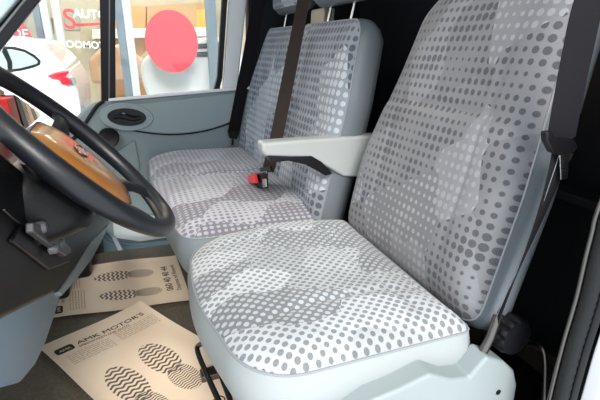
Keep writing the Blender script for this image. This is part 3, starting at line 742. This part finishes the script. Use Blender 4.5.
prism('window_pillar', [at(a, b, x=X0-.018) for a, b in [(3, 46), (7, 50), (12, 62), (12, 71), (8, 72), (7, 62), (2, 52)]], (.02, 0, 0), m_black, wb, bev=.002)
q = [(46.5, 76), (55, 72.5), (67, 70), (69, 73), (65, 76), (70, 79), (72, 82), (68, 86), (61, 84.5), (59, 80), (52, 79)]
prism('tail_lamp', [at(a, b, x=X0-.02) for a, b in q], (.06, 0, 0), m_ql, wc, bev=.012)
prism('reverse_lamp', [at(a, b, x=X0-.015) for a, b in [(70, 78), (74, 77), (76, 83), (73, 86), (72, 82)]], (.05, 0, 0), mat('lamp_grey', (.25, .32, .32), .2), wc, bev=.004)
prism('number_plate_recess', [at(a, b, x=X0+.25) for a, b in [(76, 96), (80, 98), (80, 112), (77, 112)]], (.5, 0, 0), m_blackr, wc, bev=.004)
for yy in (1.9, 4.0): wheel((X0-.01, yy, GZ+.33), .33, wc)

# red banner behind the car roof
bt = at(22, 22, x=4.4); bl = at(-20, 40, x=4.4); br = at(33, 38, x=4.4)
rs = prism('red_banner', [at(-20, 44, x=4.4), at(33, 42, x=4.4), at(32, 37, x=4.4), bt, at(-20, 20, x=4.4)], (.04, 0, 0), mat('banner_red', (.80, .05, .06), .5), bev=.004)
tag(rs, "red advertising sign with white letters above the parked white car's roof", 'sign')
text('sign_letters', 'DE', frame(at(20, 34, x=4.395), (0, -1, 0), (0, 0, 1)), .12, m_white, rs, bold=0)

# storefront
SX = 5.0
m_frw = mat('frame_white', (.85, .86, .86), .4)
m_frb = mat('frame_blue_grey', (.24, .30, .36), .4)
def post(a0, a1, wd, material, lab, x=SX, py0=-80, py1=175):
    p0 = at(a0, 50, x=x); p1 = p0
    lean = (a1)
    o = prism('window_post', [(x, p0.y-wd/2-lean*.0, GZ), (x, p0.y+wd/2, GZ), (x, p0.y+wd/2+lean, 3.2), (x, p0.y-wd/2+lean, 3.2)], (.09, 0, 0), material, bev=.006)
    tag(o, lab, 'post', 'posts of the shop front')
post(47, .10, .07, m_frb, "narrow blue-grey shop front post left of the white ones")
post(55, .10, .08, m_frw, "white shop front post just right of the narrow blue-grey post")
post(66.5, .10, .08, m_frw, "white shop front post running behind the red letter S")
post(127, .10, .09, m_frb, "wide blue-grey shop front post right of the window divider")
post(135, .10, .09, m_frw, "bright white shop front post beside the blue-grey one, left of the red disc")
post(216.5, .10, .13, m_frb, "blue-grey shop front post at the rear edge of the window")
sill_ = prism('window_sill', [(SX-.15, -6, GZ), (SX-.15, 6, GZ), (SX-.15, 6, .048), (SX-.15, -6, .048)], (.148, 0, 0), m_frw, bev=.01); tag(sill_, "low white wall along the foot of the shop front", 'wall')
pane = prism('shop_glass', [(SX-.0115, -6, .05), (SX-.0115, 6, .05), (SX-.0115, 6, 3.2), (SX-.0115, -6, 3.2)], (.0105, 0, 0), m_glass, bev=0); tag(pane, "large clear shop window glass outside carrying red disc and lettering", 'window')
m_disc = mat('disc_red', (.62, .05, .07), .5)
dc = at(172, 42, x=SX-.02); r1 = (at(145, 42, x=SX-.02)-dc).length; r2 = (at(172, 10, x=SX-.02)-dc).length
o = prism('red_disc', [Vector((SX-.0225, dc.y+r1*math.cos(2*math.pi*i/64), dc.z+r2*math.sin(2*math.pi*i/64))) for i in range(64)], (.01, 0, 0), m_disc, bev=0)
tag(o, "round red sticker on the shop window seen through the passenger window", 'sticker')
def sign(s, px, py, size, material, lab, bold=0, sx=1):
    p = at(px, py, x=SX-.02); o = text('lettering', s, frame(p+Vector((.0075, 0, 0)), (0, -1, 0), (0, 0, 1)), size, material, None, bold=bold, sx=sx); tag(o, lab, 'lettering'); return o
m_sred = mat('letter_red', (.80, .05, .05), .5)
sign('S', 69.5, 20, .30, m_sred, "large red letter S on the shop window", .004)
sign('AUTO', 90.5, 14.5, .130, m_white, "white word AUTO on the shop window beside the red S", .002, 1.0)
sign('ROOMOT', 82.5, 45, .106, m_white, "white word starting ROOMOT on the shop window under the red S", .002, 1.02)
p = at(76, 23.6, x=SX-.02); p2 = at(112, 22, x=SX-.02)
o = prism('red_stripe', [p, p2, p2+Vector((0, 0, -.03)), p+Vector((0, 0, -.03))], (.006, 0, 0), m_sred, bev=0); tag(o, "thin red stripe under the white word AUTO", 'stripe')

# inside the showroom
BX = 8.5
def panel(name, q, x, d, material, lab, cat, bev=.01, group=None):
    o = prism(name, [at(a, b, x=x) for a, b in q], (d, 0, 0), material, bev=bev); return tag(o, lab, cat, group)
struct(prism('wall_back', [(BX, -7, GZ), (BX, 7, GZ), (BX, 7, 3.3), (BX, -7, 3.3)], (.1, 0, 0), mat('shop_wall', (.62, .58, .46), .8, noise=.25, nscale=1.2), bev=0))
m_or = mat('orange_wall', (.75, .40, .16), .7, noise=.2, nscale=2)
panel('orange_wall_panel', [(100, 6), (146, 6), (144, 100), (100, 100)], 8.4, .10, m_or, "tan orange wall panel behind the shop glass left of the red disc", 'panel')
panel('brown_wall_panel', [(147, 6), (212, 2), (214, 30), (147, 34)], 8.4, .10, mat('tan_wall', (.60, .38, .18), .7), "tan brown wall panel behind the red disc", 'panel')
panel('orange_poster', [(196, 10), (216, 8), (217, 26), (197, 28)], 8.37, .03, mat('bright_orange', (.90, .52, .10), .6), "bright orange poster at the top right of the shop interior", 'poster')
panel('white_shelf_band', [(92, 29), (216, 27), (217, 36), (92, 39)], 8.05, .3, m_frw, "long white band across the shop interior", 'beam')
panel('green_grey_board', [(64, 14), (80, 14), (80, 30), (64, 30)], 8.47, .03, mat('board_green', (.42, .50, .42), .7), "green-grey board behind the red letter S", 'board')
panel('dark_board', [(48, 18), (53, 18), (54, 34), (49, 34)], 8.47, .03, mat('board_dark', (.14, .13, .10), .7), "narrow dark board between the left shop front posts", 'board')
panel('beige_cabinet', [(24, 8), (38, 4), (46, 118), (33, 122)], 7.8, .69, mat('cabinet_grey', (.45, .42, .36), .7), "grey beige cabinet behind the glass above the parked car", 'cabinet', .05)
panel('blue_bin', [(42, 44), (46, 43), (52, 128), (47, 128)], 7.0, .3, mat('bin_blue', (.05, .28, .60), .5), "small blue container above the parked white car", 'container', .02)
# silver car on the right and orange car on the left, in the showroom
def side_car(name, x, pts, gpts, material, glass, lab, cat='car', wheels=(), dd=1.4):
    t = thing(name, tuple(Vector((x+.7, at(pts[0][0], 90, x=x).y, GZ))), lab, cat)
    b_ = prism('body', [at(a, b, x=x) for a, b in pts], (dd, 0, 0), material, t, bev=.06)
    for g in gpts: prism('side_window', [at(a, b, x=x-.02) for a, b in g], (.1, 0, 0), glass, b_, bev=.01)
    for y_ in wheels: wheel((x-.01, y_, GZ+.3), .3, t)
    return t
t = side_car('parked_car', 5.35, [(152, 52), (166, 44), (182, 39), (235, 36), (245, 60), (245, 100), (150, 104), (143, 84), (140, 70), (142, 60)],
   [[(196, 44), (222, 42), (222, 48), (194, 49)], [(190, 52), (222, 51), (222, 57), (190, 57)]], mat('car_silver', (.90, .90, .92), .25, coat=.8), m_carg, "white car with dark windows inside the shop behind the red disc", wheels=(.0, -1.6))
t = side_car('parked_car', 6.9, [(100, 48), (118, 44), (130, 48), (146, 62), (150, 72), (144, 80), (92, 84), (88, 60)],
   [], mat('car_orange', (.66, .40, .24), .3, coat=.6), m_carg, "tan orange car inside the shop left of the red disc", wheels=(.6,), dd=1.1)
prism('tail_lamp', [at(a, b, x=6.87) for a, b in [(150, 72), (163, 70), (160, 64), (154, 66)]], (.08, 0, 0), m_ql, t, bev=.006)
struct(prism('trim_12', [(SX, -7, 3.25), (BX+.1, -7, 3.25), (BX+.1, 7, 3.25), (SX, 7, 3.25)], (0, 0, .1), mat('shop_ceiling', (.7, .68, .62), .8), bev=0))  # unseen shop roof, added to cut the sky light inside
# unseen warm fill lights added inside the shop
for y_ in (.9, -.6):
    l = bpy.data.lights.new('shop_fill', 'AREA'); l.energy = 40; l.size = 1.2; l.color = (1, .82, .6)
    lo_ = bpy.data.objects.new('shop_fill', l); C.objects.link(lo_); lo_.location = (6.6, y_, 3.0)
